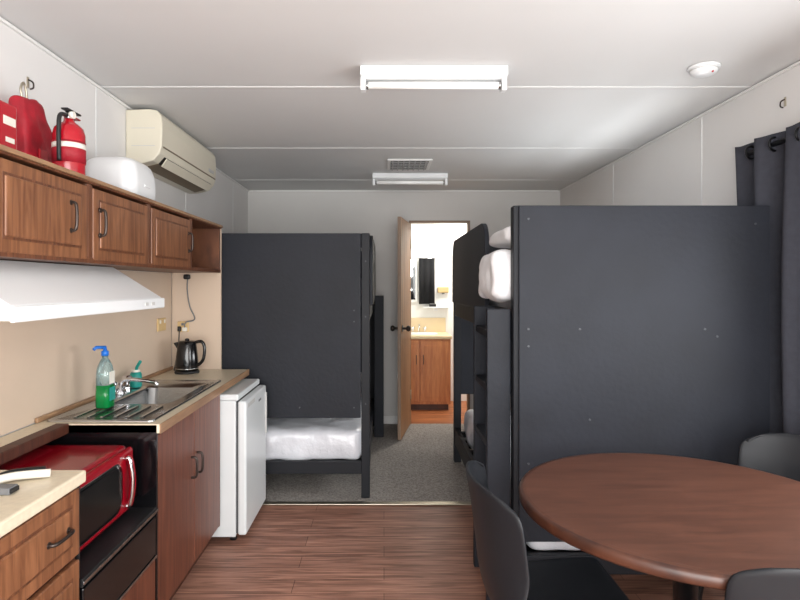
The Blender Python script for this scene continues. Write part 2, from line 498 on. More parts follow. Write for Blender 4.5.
# ---------------------------------------------------------------- bunk beds
def bunk(x0, x1, y0, y1, side, ladder_y, pz=0.515):
    """side=+1: open side at x1 ; -1: open side at x0"""
    ps = []; m = M['bunk']; e = M['bunk_edge']
    H = 1.677; th = 0.045
    for n, ya, s in (('near', y0, -1), ('far', y1 - th, 1)):
        if side > 0: pa, pb = x0, x1 - .058
        else: pa, pb = x0 + .022, x1
        f0 = ya - .012 if s < 0 else ya + th
        ps.append(box('end_panel_' + n, pa, pb, f0, f0 + .016, pz if s < 0 else .515, H - .002, m, 0.003))
        ps.append(box('post_left_' + n, x0 + .002, x0 + .055, ya + .003, ya + th + .015, 0.006, H, e, 0.004))
        ps.append(box('post_right_' + n, x1 - .055, x1 - .002, ya + .003, ya + th + .015, 0.006, H, e, 0.004))
        ps.append(box('end_rail_' + n, x0 + .05, x1 - .05, ya + .007, ya + .04, 0.157, 0.235, e, 0.003))
        ps.append(box('top_rail_' + n, x0 + .05, x1 - .05, ya + .007, ya + .04, H - .09, H - .004, e, 0.003))
    # side rails
    xo0, xo1 = (x1 - .035, x1 - .005) if side > 0 else (x0 + .005, x0 + .035)
    xw0, xw1 = (x0 + .005, x0 + .035) if side > 0 else (x1 - .035, x1 - .005)
    for n, (a, b_) in (('open', (xo0, xo1)), ('wall', (xw0, xw1))):
        ps.append(box('lower_rail_' + n, a, b_, y0 + .06, y1 - .06, 0.145, 0.27, e, 0.003))
        ps.append(box('upper_rail_' + n, a, b_, y0 + .06, y1 - .06, 1.12, 1.245, e, 0.003))
    # bases (slatted)
    for lvl, z in (('lower', .19), ('upper', 1.16)):
        for i in range(12):
            y = y0 + .1 + i * (y1 - y0 - .28) / 11
            ps.append(box('slat_%s_%d' % (lvl, i), x0 + .035, x1 - .035, y, y + .08, z, z + .02, e, 0.002))
        ps.append(soft_block('mattress_' + lvl, x0 + .06, x1 - (.045 if side > 0 else .06), y0 + .05, y1 - .06, z + .022, z + .235, M['plastic_wrap'], .05, .02, 7, (20, 34, 6), seed=x0 * 9 + z))
    # guard board on the open side with rounded top corner
    g0 = (y0 + .58) if ladder_y < (y0 + y1) / 2 else y0 + .06
    g1 = y1 - .06 if ladder_y < (y0 + y1) / 2 else y1 - .58
    r = .12
    pts = [(g0, 1.22)]
    pts.append((g1, 1.22))
    for i in range(7):
        a = math.radians(90 * i / 6); pts.append((g1 - r + r * math.cos(a), H - r + r * math.sin(a)))
    for i in range(7):
        a = math.radians(90 + 90 * i / 6); pts.append((g0 + r + r * math.cos(a), H - r + r * math.sin(a)))
    xg0, xg1 = (xo1 - .004, xo1 + .02) if side > 0 else (xo0 - .02, xo0 + .004)
    ps.append(prism('guard_board', pts, 'x', xg0, xg1, m, 0.003))
    ps.append(box('guard_board_wall', xw0, xw1, y0 + .06, y1 - .06, 1.42, 1.56, m, 0.003))
    # ladder
    lx0, lx1 = (x1 + .002, x1 + .085) if side > 0 else (x0 - .10, x0 - .002)
    for i, y in enumerate((ladder_y, ladder_y + .34)):
        ps.append(box('ladder_stile_%d' % i, lx0, lx1, y, y + .035, 0.006, 1.25, m, 0.004))
    for i in range(5):
        z = 1.13 - i * .235
        ps.append(box('ladder_tread_%d' % i, lx0 + .005, lx1 - .002, ladder_y + .035, ladder_y + .34, z, z + .03, e, 0.003))
    # bolts on the near end
    if side > 0:
        bl = [(x1 - .028, z, y0 - .001) for z in (.6, 1.15, 1.5)] + [(x1 - .10, z, y0 - .0155) for z in (.58, 1.12, 1.19)] + [(x0 + .3, .58, y0 - .0155), (x0 + .6, .58, y0 - .0155)]
    else:
        bl = [(x0 + .06, z, y0 - .0155) for z in (.62, 1.1, 1.17, 1.62)] + [(x0 + .27, 1.17, y0 - .0155), (x0 + .78, 1.17, y0 - .0155), (x0 + .83, 1.14, y0 - .0155), (x1 - .06, 1.6, y0 - .0155), (x0 + .31, .8, y0 - .0155)]
    for i, (bx, z, yb) in enumerate(bl):
        ps.append(cyl('bolt_%d' % i, (bx, yb, z), (bx, yb + .005, z), .0045, M['bolt'], seg=12))
    return ps
pL = bunk(-1.13, -0.088, 3.64, 5.55, +1, 5.1)
group('bunk_bed', pL)
pR = bunk(0.53, 1.576, 2.372, 4.42, -1, 2.41, .30)
group('bunk_bed', pR)
# wrapped pillows spilling over the open side of the top bunk
pw = soft_block('pillow', .462, 1.05, 2.445, 2.88, 1.275, 1.505, M['pillow'], .055, .018, 13, (24, 16, 8), 3.3, .06)
for v in pw.data.vertices:
    if v.co.x > .57:
        if v.co.z < 1.40:
            v.co.z = 1.408 + (v.co.z - 1.275) * .05
pw2 = soft_block('pillow', .525, 1.10, 2.46, 2.96, 1.525, 1.622, M['pillow'], .035, .012, 11, (14, 12, 4), 8.3, .25)

# ---------------------------------------------------------------- kitchen overhead cabinets
OX = -1.01; OZ0, OZ1 = 1.425, 1.715
def panel_door(ps, tag, y0, y1, z0, z1, xf, mat, matd, handle=None):
    ps.append(box('door_' + tag, xf, xf + .018, y0, y1, z0, z1, mat, .004))
    r = .035
    ps.append(box('groove_' + tag, xf + .016, xf + .0185, y0 + r, y1 - r, z0 + r, z1 - r, matd, .0005))
    ps.append(box('field_' + tag, xf + .014, xf + .023, y0 + r + .008, y1 - r - .008, z0 + r + .008, z1 - r - .008, mat, .004))
    if handle:
        kind, hy, hz = handle
        x = xf + .018
        L_ = .045
        if kind == 'v':
            pts = [(x, hy, hz - L_), (x + .02, hy, hz - L_ + .004), (x + .024, hy, hz), (x + .02, hy, hz + L_ - .004), (x, hy, hz + L_)]
            fe = [(x, hy, hz - L_), (x, hy, hz + L_)]
        else:
            pts = [(x, hy - L_, hz), (x + .02, hy - L_ + .004, hz), (x + .024, hy, hz), (x + .02, hy + L_ - .004, hz), (x, hy + L_, hz)]
            fe = [(x, hy - L_, hz), (x, hy + L_, hz)]
        ps.append(tube('handle_' + tag, bez(pts, 5), .005, M['bronze'], 10))
        for i, f_ in enumerate(fe):
            ps.append(cyl('handle_foot_%s_%d' % (tag, i), f_, (f_[0] + .006, f_[1], f_[2]), .009, M['bronze'], seg=12))
oh = []
y_start, y_end = 0.42, 3.575
oh.append(box('top', XL + .001, OX + .006, y_start, y_end, OZ1 - .018, OZ1, M['ohwood_dk'], .003))
oh.append(box('top_edge', OX + .0062, OX + .014, y_start, y_end, OZ1 - .012, OZ1 + .002, M['benchedge'], .002))
oh.append(box('bottom', XL + .001, OX - .018, y_start, y_end, OZ0, OZ0 + .018, M['ohwood_dk'], .002))
oh.append(box('back', XL + .001, XL + .006, y_start, y_end, OZ0 + .018, OZ1 - .018, M['ohwood_dk'], 0))
divs = [0.45, 0.96, 1.47, 1.985, 2.49, 3.03, 3.56]
for i, y in enumerate(divs):
    oh.append(box('divider_%d' % i, XL + .006, OX - .001, y - .01, y + .01, OZ0 + .018, OZ1 - .018, M['ohwood_dk'], .001))
oh.append(box('face_rail', OX - .02, OX, y_start, 3.02, OZ0, OZ0 + .02, M['ohwood_dk'], .002))
oh.append(box('face_rail_end', OX - .02, OX, 3.02, y_end, OZ0, OZ0 + .02, M['ohwood_dk'], .002))
for i in range(5):
    a, b_ = divs[i] + .022, divs[i + 1] - .022
    hy = b_ - .11 if i in (0, 2) else (b_ - .035 if i == 4 else a + .04)
    panel_door(oh, str(i), a, b_, OZ0 + .012, OZ1 - .028, OX - .016, M['ohwood'], M['ohwood_dk'], ('v', hy, (OZ0 + OZ1) / 2 - .0))
for i, y in enumerate(divs[1:6]):
    oh.append(box('stile_%d' % i, OX - .018, OX - .002, y - .022, y + .022, OZ0 + .02, OZ1 - .019, M['ohwood_dk'], .002))
group('overhead_cabinet', oh)

# splashback + partition end
box('splashback', XL + .0005, XL + .006, 0.3, 3.575, BZ + .002, OZ0 - .002, M['splash'], .001)
box('partition_panel', XL + .007, OX - .0, 3.578, 3.6, 0.004, OZ1, M['splash'], .002)

# ---------------------------------------------------------------- range hood
hood = [prism('canopy', [(XL + .008, OZ0 - .003), (-1.10, OZ0 - .003), (-.905, 1.30), (-.9, 1.262), (XL + .008, 1.262)], 'y', 1.40, 2.35, M['white_enamel'], .003),
        box('front_lip', -.905, -.893, 1.395, 2.355, 1.258, 1.298, M['white_enamel'], .004),
        box('filter', -1.25, -.95, 1.5, 2.25, 1.256, 1.263, M['grille'], .002)]
for i in range(2):
    hood.append(box('button_%d' % i, -.894, -.891, 2.16 + i * .06, 2.19 + i * .06, 1.272, 1.284, M['grille'], .001))
group('range_hood', hood)

# ---------------------------------------------------------------- lower kitchen
kc = []
N0, N1 = 0.3, 1.627
kc += [box('drawer_carcass', XL + .001, FX - .018, N0, N1 - .002, 0.1, BZ - .036, M['lowood_dk'], .002),
       box('drawer_kick', XL + .001, FX - .06, N0, N1, 0.004, 0.1, M['lowood_dk'], 0),
       box('benchtop_near', XL + .008, FX + .012, N0, N1 + .003, BZ - .035, BZ, M['bench'], .006)]
for k, (a, b_) in enumerate(((0.32, .97), (0.99, N1 - .012))):
    for i, (z0, z1) in enumerate(((.60, .785), (.40, .585), (.115, .385))):
        panel_door(kc, 'drawer_%d_%d' % (k, i), a, b_, z0, z1, FX - .018, M['ohwood'], M['ohwood_dk'], ('h', (a + b_) / 2 + .2 if k else (a + b_) / 2, (z0 + z1) / 2))
# microwave bay
B0, B1 = 1.63, 2.17
kc += [box('bay_shelf', XL + .001, FX, B0, B1 - .001, .495, .52, M['blackm'], .002),
       box('bay_shelf_strip', FX, FX + .004, B0, B1, .503, .513, M['steel'], .001),
       box('bay_side_far', -1.315, FX + .002, B1 - .012, B1 - .002, .1, BZ - .003, M['black'], .001),
       box('bay_side_near', -1.315, FX - .01, B0 - .001, B0 + .006, .52, BZ - .037, M['blackm'], .001),
       box('bay_back', -1.318, -1.305, B0 + .006, B1 - .012, .52, BZ - .04, M['blackm'], .001),
       box('bay_rear_shelf', -1.31, -1.225, B0 + .004, B1 - .012, BZ - .03, BZ, M['bench'], .002),
       box('bay_rear_edge', -1.225, -1.175, B0 + .004, B1 - .012, BZ - .034, BZ + .004, M['lowood_dk'], .004),
       box('bay_drawer_front', FX - .02, FX, B0 + .006, B1 - .014, .335, .49, M['black'], .004),
       box('bay_drawer_strip', FX, FX + .004, B0 + .006, B1 - .014, .335, .345, M['steel'], .001),
       box('bay_lower_front', FX - .02, FX - .002, B0 + .006, B1 - .014, .115, .33, M['lowood'], .004),
       box('bay_carcass', XL + .001, FX - .02, B0, B1 - .012, .1, .494, M['lowood_dk'], .001),
       box('bay_kick', XL + .001, FX - .06, B0, B1, 0.004, 0.1, M['lowood_dk'], 0)]
# sink cabinet
S0, S1 = 2.17, 3.0
kc += [box('sink_carcass', XL + .001, FX - .019, S0, S1, 0.1, .64, M['lowood_dk'], .001),
       box('sink_carcass_side', XL + .001, FX - .001, S1 - .016, S1, 0.1, BZ - .036, M['lowood'], .001),
       box('sink_rail', FX - .02, FX - .004, S0, S1 - .016, .77, BZ - .036, M['lowood_dk'], .001),
       box('sink_kick', XL + .001, FX - .06, S0, S1, 0.004, 0.1, M['lowood_dk'], 0)]
for i, (a, b_) in enumerate(((S0 + .004, 2.585), (2.592, S1 - .018))):
    kc.append(box('sink_door_%d' % i, FX - .018, FX, a, b_, .105, .785, M['lowood'], .003))
    hy = b_ - .035 if i == 0 else a + .035
    kc.append(tube('sink_handle_%d' % i, bez([(FX, hy, .5), (FX + .022, hy, .505), (FX + .026, hy, .545), (FX + .022, hy, .585), (FX, hy, .59)], 5), .0055, M['bronze'], 10))
hx0, hx1, hy0, hy1 = -1.205, -.925, 2.50, 2.95
kc += [box('benchtop_a', XL + .008, FX + .012, S0 - .012, hy0, BZ - .035, BZ, M['bench'], .004),
       box('benchtop_b', XL + .008, FX + .012, hy1, 3.572, BZ - .035, BZ, M['bench'], .004),
       box('benchtop_c', XL + .008, hx0, hy0, hy1, BZ - .035, BZ, M['bench'], 0),
       box('benchtop_d', hx1, FX + .012, hy0, hy1, BZ - .035, BZ, M['bench'], 0),
       box('bench_front_edge', FX + .012, FX + .017, S0 - .012, 3.572, BZ - .036, BZ + .001, M['benchedge'], .001),
       box('bench_rear_strip', XL + .008, XL + .02, S0, 3.57, BZ, BZ + .02, M['benchedge'], .003)]
group('kitchen_bench', kc)

# sink
cxs, cys = (hx0 + hx1) / 2, (hy0 + hy1) / 2
def prr(x0, x1, y0, y1, r, z): return rrect((x0 + x1) / 2, (y0 + y1) / 2, (x1 - x0) / 2, (y1 - y0) / 2, r, z)
sk = [loft('sink_plate_bowl', [prr(-1.285, -.875, 2.19, 3.12, .02, BZ + .001), prr(-1.285, -.875, 2.19, 3.12, .02, BZ + .008),
                               prr(-1.277, -.883, 2.20, 3.11, .02, BZ + .008), prr(-1.27, -.89, 2.21, 3.10, .02, BZ + .004),
                               prr(-1.20, -.93, 2.505, 2.945, .05, BZ + .004), prr(-1.195, -.935, 2.51, 2.94, .05, BZ - .005),
                               prr(-1.19, -.94, 2.52, 2.93, .05, BZ - .14), prr(-1.17, -.96, 2.54, 2.91, .05, BZ - .155)], M['steel'], cap0=False),
      lathe('drain', [(.03, 0), (.03, .004), (.02, .003), (0, .003)], (cxs, cys, BZ - .1545), M['chrome'], 20)]
for i in range(6):
    x = -1.21 + i * .052
    sk.append(box('ridge_%d' % i, x, x + .012, 2.25, 2.46, BZ + .0035, BZ + .0075, M['steel'], .002))
group('kitchen_sink', sk)
fx, fy = -1.245, 2.72
fa = [lathe('base', [(.024, 0), (.024, .012), (.016, .02), (.014, .055), (0, .06)], (fx, fy, BZ + .0045), M['chrome'], 20),
      tube('spout', bez([(fx, fy, BZ + .05), (fx + .03, fy, BZ + .075), (fx + .12, fy, BZ + .07), (fx + .17, fy, BZ + .06), (fx + .175, fy, BZ + .045)], 6), .009, M['chrome'], 12)]
for i, dy in enumerate((-.08, .08)):
    fa.append(cyl('pipe_%d' % i, (fx, fy, BZ + .03), (fx, fy + dy, BZ + .03), .009, M['chrome'], seg=12))
    fa.append(lathe('tap_%d' % i, [(.02, 0), (.014, .012), (.012, .045), (.024, .055), (.026, .068), (.015, .078), (0, .08)], (fx, fy + dy, BZ + .0045), M['chrome'], 16))
group('kitchen_tap', fa)

# detergent bottle
bx_, by_ = -1.168, 2.42
z0 = BZ + .009
dt = [loft('green_base', [rrect(bx_, by_, a, b_, .02, z0 + z) for a, b_, z in ((.028, .032, 0), (.030, .036, .006), (.030, .037, .05), (.029, .035, .095))], M['green']),
      loft('clear_body', [rrect(bx_, by_, a, b_, .02, z0 + z) for a, b_, z in ((.029, .035, .0955), (.029, .034, .14), (.026, .030, .17), (.018, .02, .195), (.012, .012, .205), (.012, .012, .215))], M['clear']),
      box('label', bx_ + .0305, bx_ + .0315, by_ - .025, by_ + .025, z0 + .03, z0 + .085, M['teal'], 0),
      box('label_upper', bx_ + .029, bx_ + .0305, by_ - .022, by_ + .022, z0 + .10, z0 + .15, M['label'], 0),
      lathe('cap', [(.015, 0), (.015, .018), (.008, .022), (.006, .035), (0, .036)], (bx_, by_, z0 + .2155), M['blue'], 18),
      tube('nozzle', [(bx_, by_ + .005, z0 + .25), (bx_ - .02, by_ - .035, z0 + .253), (bx_ - .025, by_ - .045, z0 + .245)], .007, M['blue'], 10)]
group('dish_soap_bottle', dt)
group('dish_brush', [lathe('holder', [(.028, 0), (.03, .01), (.028, .065), (.022, .075), (0, .075)], (-1.245, 2.90, BZ + .009), M['teal'], 18),
                     tube('handle', bez([(-1.245, 2.90, BZ + .08), (-1.235, 2.89, BZ + .11), (-1.21, 2.87, BZ + .14)], 5), .008, M['teal'], 8),
                     lathe('bristles', [(.012, 0), (.02, .01), (.02, .02), (0, .022)], (-1.245, 2.90, BZ + .075), M['label'], 12)])
# kettle
kx, ky = -1.165, 3.42
kt = [lathe('base_plate', [(.07, 0), (.072, .008), (.066, .015), (0, .015)], (kx, ky, BZ + .001), M['blackm']),
      lathe('body', [(.064, 0), (.066, .01), (.062, .08), (.054, .15), (.05, .165), (.044, .172), (0, .174)], (kx, ky, BZ + .017), M['black']),
      lathe('steel_band', [(.0663, 0), (.0663, .006), (.065, .006), (.065, 0)], (kx, ky, BZ + .026), M['steel']),
      lathe('lid_knob', [(.012, 0), (.014, .008), (.008, .014), (0, .015)], (kx, ky, BZ + .19), M['black'], 16),
      tube('handle', bez([(kx + .045, ky, BZ + .18), (kx + .085, ky, BZ + .185), (kx + .103, ky, BZ + .15), (kx + .095, ky, BZ + .08), (kx + .064, ky, BZ + .045)], 6), .0095, M['black'], 12),
      prism('spout', [(kx - .045, BZ + .185), (kx - .078, BZ + .178), (kx - .05, BZ + .135)], 'y', ky - .014, ky + .014, M['black'], .003),
      tube('supply_cord', bez([(kx - .065, ky + .03, BZ + .008), (kx - .10, ky + .07, BZ + .006), (-1.275, 3.53, BZ + .03), (-1.262, 3.545, BZ + .14), (-1.258, 3.552, BZ + .235)], 7), .0035, M['blackm'], 8),
      box('supply_plug', -1.268, -1.25, 3.545, 3.5655, BZ + .235, BZ + .265, M['blackm'], .003)]
group('electric_kettle', kt)
# power outlets
group('power_outlet', [box('plate', XL + .006, XL + .016, 3.34, 3.46, 1.08, 1.155, M['beigeplas'], .003), box('switch_1', XL + .016, XL + .02, 3.36, 3.375, 1.125, 1.145, M['label'], .001), box('switch_2', XL + .016, XL + .02, 3.425, 3.44, 1.125, 1.145, M['label'], .001)])
group('power_outlet', [box('plate', -1.275, -1.205, 3.566, 3.577, 1.06, 1.125, M['beigeplas'], .003), box('switch', -1.25, -1.235, 3.562, 3.567, 1.10, 1.115, M['grey'], .001)])
group('power_cord', [tube('cable', bez([(-1.225, 3.555, 1.08), (-1.215, 3.54, 1.12), (-1.17, 3.57, 1.14), (-1.20, 3.57, 1.22), (-1.215, 3.57, 1.32), (-1.21, 3.565, 1.40)], 8), .004, M['grey'], 8),
                     box('plug', -1.24, -1.212, 3.545, 3.5655, 1.065, 1.09, M['label'], .004), box('top_plug', -1.235, -1.195, 3.55, 3.577, 1.385, 1.415, M['blackm'], .008)])

# microwave
mx0, mx1, my0, my1, mz0, mz1 = -1.28, -.935, 1.655, 2.12, .535, .768
mw = [box('body', mx0, mx1, my0, my1, mz0, mz1, M['red'], .022, 4),
      box('door', mx1 - .006, mx1 + .02, my0 + .005, my1 - .005, mz0 + .006, mz1 - .006, M['red'], .012, 3)]
def yz_rr(y0, y1, z0, z1, r, x):
    return [(x, p[0], p[1]) for p in rrect((y0 + y1) / 2, (z0 + z1) / 2, (y1 - y0) / 2, (z1 - z0) / 2, r, 0)]
mw.append(loft('window', [yz_rr(my0 + .03, my1 - .10, mz0 + .03, mz1 - .035, .05, mx1 + .018), yz_rr(my0 + .03, my1 - .10, mz0 + .03, mz1 - .035, .05, mx1 + .022), yz_rr(my0 + .04, my1 - .11, mz0 + .04, mz1 - .045, .05, mx1 + .024)], M['black']))
mw.append(loft('window_trim', [yz_rr(my0 + .026, my1 - .096, mz0 + .026, mz1 - .031, .055, mx1 + .017), yz_rr(my0 + .026, my1 - .096, mz0 + .026, mz1 - .031, .055, mx1 + .0205)], M['chrome']))
hy = my1 - .06
mw.append(tube('handle', bez([(mx1 + .018, hy, mz1 - .035), (mx1 + .03, hy, mz1 - .04), (mx1 + .04, hy, (mz0 + mz1) / 2), (mx1 + .03, hy, mz0 + .04), (mx1 + .018, hy, mz0 + .035)], 6), .011, M['red'], 12))
mw.append(tube('handle_chrome', bez([(mx1 + .022, hy - .012, mz1 - .033), (mx1 + .034, hy - .012, mz1 - .038), (mx1 + .045, hy - .012, (mz0 + mz1) / 2), (mx1 + .034, hy - .012, mz0 + .038), (mx1 + .022, hy - .012, mz0 + .033)], 6), .007, M['chrome'], 10))
for i, (a, b_) in enumerate(((mx0 + .04, my0 + .05), (mx0 + .04, my1 - .05), (mx1 - .04, my0 + .05), (mx1 - .04, my1 - .05))):
    mw.append(cyl('foot_%d' % i, (a, b_, .5205), (a, b_, mz0 + .004), .013, M['blackm'], seg=12))
group('microwave_oven', mw)

# stuff on near bench
group('can_opener', [tube('handle_1', bez([(-1.02, 1.47, BZ + .012), (-.98, 1.52, BZ + .016), (-.90, 1.56, BZ + .013)], 6), .011, M['label'], 10),
                     tube('handle_2', bez([(-1.02, 1.49, BZ + .012), (-1.0, 1.555, BZ + .014), (-.93, 1.59, BZ + .012)], 6), .010, M['blackm'], 10),
                     cyl('wheel', (-1.03, 1.47, BZ + .002), (-1.03, 1.47, BZ + .03), .018, M['steel'], seg=18)])
group('matchbox', [box('sleeve', -.99, -.925, 1.425, 1.462, BZ + .001, BZ + .018, M['grey'], .002), box('tray', -.985, -.92, 1.428, 1.459, BZ + .004, BZ + .015, M['blackm'], .001)])

# fridge
fr0, fr1 = 3.02, 3.53
fg = [box('body', -1.29, -.775, fr0, fr1, .03, .745, M['fridge'], .008),
      box('top_lid', -1.29, -.76, fr0 - .004, fr1 + .004, .745, .778, M['fridge'], .008, 3),
      box('gasket', -.775, -.765, fr0 + .01, fr1 - .01, .05, .738, M['gasket'], .001),
      box('door', -.765, -.72, fr0, fr1, .04, .742, M['fridge'], .012, 3),
      box('handle_recess', -.722, -.7185, fr0 + .03, fr0 + .2, .70, .722, M['grille'], .002),
      box('badge', -.721, -.718, fr0 + .3, fr0 + .36, .68, .692, M['grey'], .001),
      box('handle_strip', -.735, -.712, fr1 - .03, fr1 - .01, .45, .70, M['grille'], .004)]
for i, (a, b_) in enumerate(((-1.24, fr0 + .05), (-1.24, fr1 - .05), (-.8, fr0 + .05), (-.8, fr1 - .05))):
    fg.append(cyl('foot_%d' % i, (a, b_, .001), (a, b_, .032), .018, M['blackm'], seg=14))
group('bar_fridge', fg)

# ---------------------------------------------------------------- on top of cabinets
T = OZ1 + .003
ex, ey = -1.09, 2.0
fe = [lathe('cylinder', [(.03, 0), (.050, .004), (.052, .015), (.052, .15), (.046, .172), (.03, .188), (.018, .195), (.017, .205), (0, .206)], (ex, ey, T), M['redpaint']),
      lathe('label', [(.0526, .05), (.0528, .05), (.0528, .125), (.0526, .125)], (ex, ey, T), M['redcloth']),
      lathe('label_band', [(.0529, .10), (.0532, .10), (.0532, .118), (.0529, .118)], (ex, ey, T), M['label']),
      lathe('valve', [(.013, 0), (.016, .008), (.012, .02), (.012, .03), (0, .031)], (ex, ey, T + .203), M['steel'], 18),
      box('lever_top', ex - .012, ex + .012, ey - .03, ey + .06, T + .232, T + .238, M['blackm'], .002),
      box('lever_bottom', ex - .01, ex + .01, ey - .01, ey + .06, T + .215, T + .220, M['redpaint'], .002),
      cyl('gauge', (ex + .01, ey - .01, T + .217), (ex + .024, ey - .01, T + .217), .012, M['label'], seg=18),
      tube('hose', bez([(ex, ey - .012, T + .215), (ex, ey - .055, T + .205), (ex, ey - .064, T + .15), (ex, ey - .061, T + .05)], 6), .007, M['blackm'], 10)]
group('fire_extinguisher', fe)
# red bag
bg = soft_block('bag_body', -1.285, -1.185, 1.92, 2.15, T + .016, T + .275, M['redcloth'], .03, .02, 14, (8, 8, 12), 1.7)
for v in bg.data.vertices:
    f = (v.co.z - T) / .275
    c = Vector((-1.235, 2.035, 0))
    v.co.y = c.y + (v.co.y - c.y) * (1.0 - .5 * f) - .04 * f
    v.co.x = c.x + (v.co.x - c.x) * (1.05 - .4 * f)
    v.co.z = max(v.co.z, T + .001)
group('first_aid_bag', [bg, tube('carry_loop', bez([(-1.235, 1.975, T + .26), (-1.235, 1.965, T + .30), (-1.235, 1.98, T + .325), (-1.235, 1.995, T + .30), (-1.235, 2.00, T + .26)], 5), .004, M['alu'], 8),
                        box('patch', -1.186, -1.178, 1.98, 2.03, T + .05, T + .1, M['redpaint'], .003)])
group('fire_blanket_case', [box('case', -1.14, -1.10, 1.50, 1.735, T + .001, T + .165, M['redpaint'], .006), box('print', -1.101, -1.0985, 1.67, 1.725, T + .10, T + .125, M['label'], .001),
                            box('print_lower', -1.101, -1.0985, 1.68, 1.72, T + .05, T + .065, M['label'], .001), box('pull_tab', -1.13, -1.11, 1.60, 1.62, T + .165, T + .17, M['blackm'], .001)])
# white appliance
wx, wy = -1.15, 2.52
rings = []
for a, z in ((.93, 0), (1, .01), (1.02, .05), (1.0, .09), (.96, .12), (.88, .145), (.76, .16), (.5, .17), (.2, .172)):
    rings.append(rrect(wx, wy, .115 * a, .142 * a, .06 * a, T + .006 + z, 8))
wa = [loft('dome_body', rings, M['white_enamel']),
      tube('top_handle', bez([(wx, wy - .04, T + .174), (wx, wy - .03, T + .181), (wx, wy + .03, T + .181), (wx, wy + .04, T + .174)], 5), .006, M['white_enamel'], 10),
      box('lid_lip', wx + .105, wx + .122, wy - .03, wy + .03, T + .055, T + .065, M['white_enamel'], .003)]
for i, (a, b_) in enumerate(((-.07, -.09), (-.07, .09), (.07, -.09), (.07, .09))):
    wa.append(cyl('foot_%d' % i, (wx + a, wy + b_, T), (wx + a, wy + b_, T + .008), .01, M['grey'], seg=12))
group('bread_maker', wa)

# ---------------------------------------------------------------- air conditioner
ax = XL + .001
prof = [(0, 2.245), (.12, 2.25), (.16, 2.243), (.182, 2.215), (.187, 2.16), (.184, 2.06), (.172, 2.02), (.14, 1.985), (.06, 1.965), (0, 1.965)]
prof = [(ax + a, b_) for a, b_ in prof]
AY0, AY1 = 2.95, 3.9
ac = [prism('housing', prof, 'y', AY0, AY1, M['cream'], .006)]
ac.append(prism('front_seam', [(ax + .1855, 2.062), (ax + .1875, 2.062), (ax + .1865, 2.055), (ax + .1845, 2.055)], 'y', AY0 + .02, AY1 - .02, M['louvre']))
def slantbox(n, p, q, th, y0, y1, mat):
    p = Vector((p[0], 0, p[1])); q = Vector((q[0], 0, q[1])); d = (q - p).normalized(); nn = Vector((d.z, 0, -d.x)) * th
    pts = [(p.x, p.z), (q.x, q.z), (q.x + nn.x, q.z + nn.z), (p.x + nn.x, p.z + nn.z)]
    return prism(n, pts, 'y', y0, y1, mat, .0005)
ac.append(slantbox('outlet', (ax + .172, 2.018), (ax + .14, 1.983), -.003, AY0 + .07, AY1 - .07, M['slot']))
ac.append(slantbox('louvre_1', (ax + .178, 2.012), (ax + .15, 1.972), -.006, AY0 + .08, AY1 - .08, M['cream']))
ac.append(slantbox('outlet_under', (ax + .138, 1.9835), (ax + .065, 1.9655), -.003, AY0 + .07, AY1 - .07, M['louvre']))
for i in range(9):
    ac.append(box('fin_%d' % i, ax + .02, ax + .115, AY0 + .06 + i * .1, AY0 + .13 + i * .1, 2.247, 2.253, M['slot'], 0))
ac.append(box('display', ax + .1845, ax + .1885, AY1 - .16, AY1 - .06, 2.085, 2.105, M['grille'], .001))
for i in range(2):
    ac.append(box('end_groove_%d' % i, ax + .03, ax + .15, AY0 - .001, AY0 + .001, 2.06 + i * .09, 2.063 + i * .09, M['grille'], 0))
group('air_conditioner', ac)

# ---------------------------------------------------------------- ceiling fixtures
def fluoro(xc, y0, L_=.62):
    x0, x1 = xc - L_ / 2, xc + L_ / 2
    ps = [prism('housing', [(y0, ZC - .001), (y0 - .0, ZC - .04), (y0 + .03, ZC - .05), (y0 + .11, ZC - .05), (y0 + .14, ZC - .04), (y0 + .14, ZC - .001)], 'x', x0, x1, M['white_enamel'], .003)]
    for i, yy in enumerate((y0 + .04,)):
        ps.append(cyl('tube_%d' % i, (x0 + .03, yy, ZC - .073), (x1 - .03, yy, ZC - .073), .016, M['tube'], seg=20))
        for k, xx in enumerate((x0, x1 - .022)):
            ps.append(box('lampholder_%d_%d' % (i, k), xx, xx + .022, yy - .022, yy + .022, ZC - .098, ZC - .04, M['white_enamel'], .004))
            xa = x0 + .022 if k == 0 else x1 - .034
            ps.append(cyl('tube_cap_%d_%d' % (i, k), (xa, yy, ZC - .073), (xa + .012, yy, ZC - .073), .0165, M['steel'], seg=16))
    return group('fluorescent_light', ps)
fluoro(.210, 2.42)
fluoro(.215, 4.75)
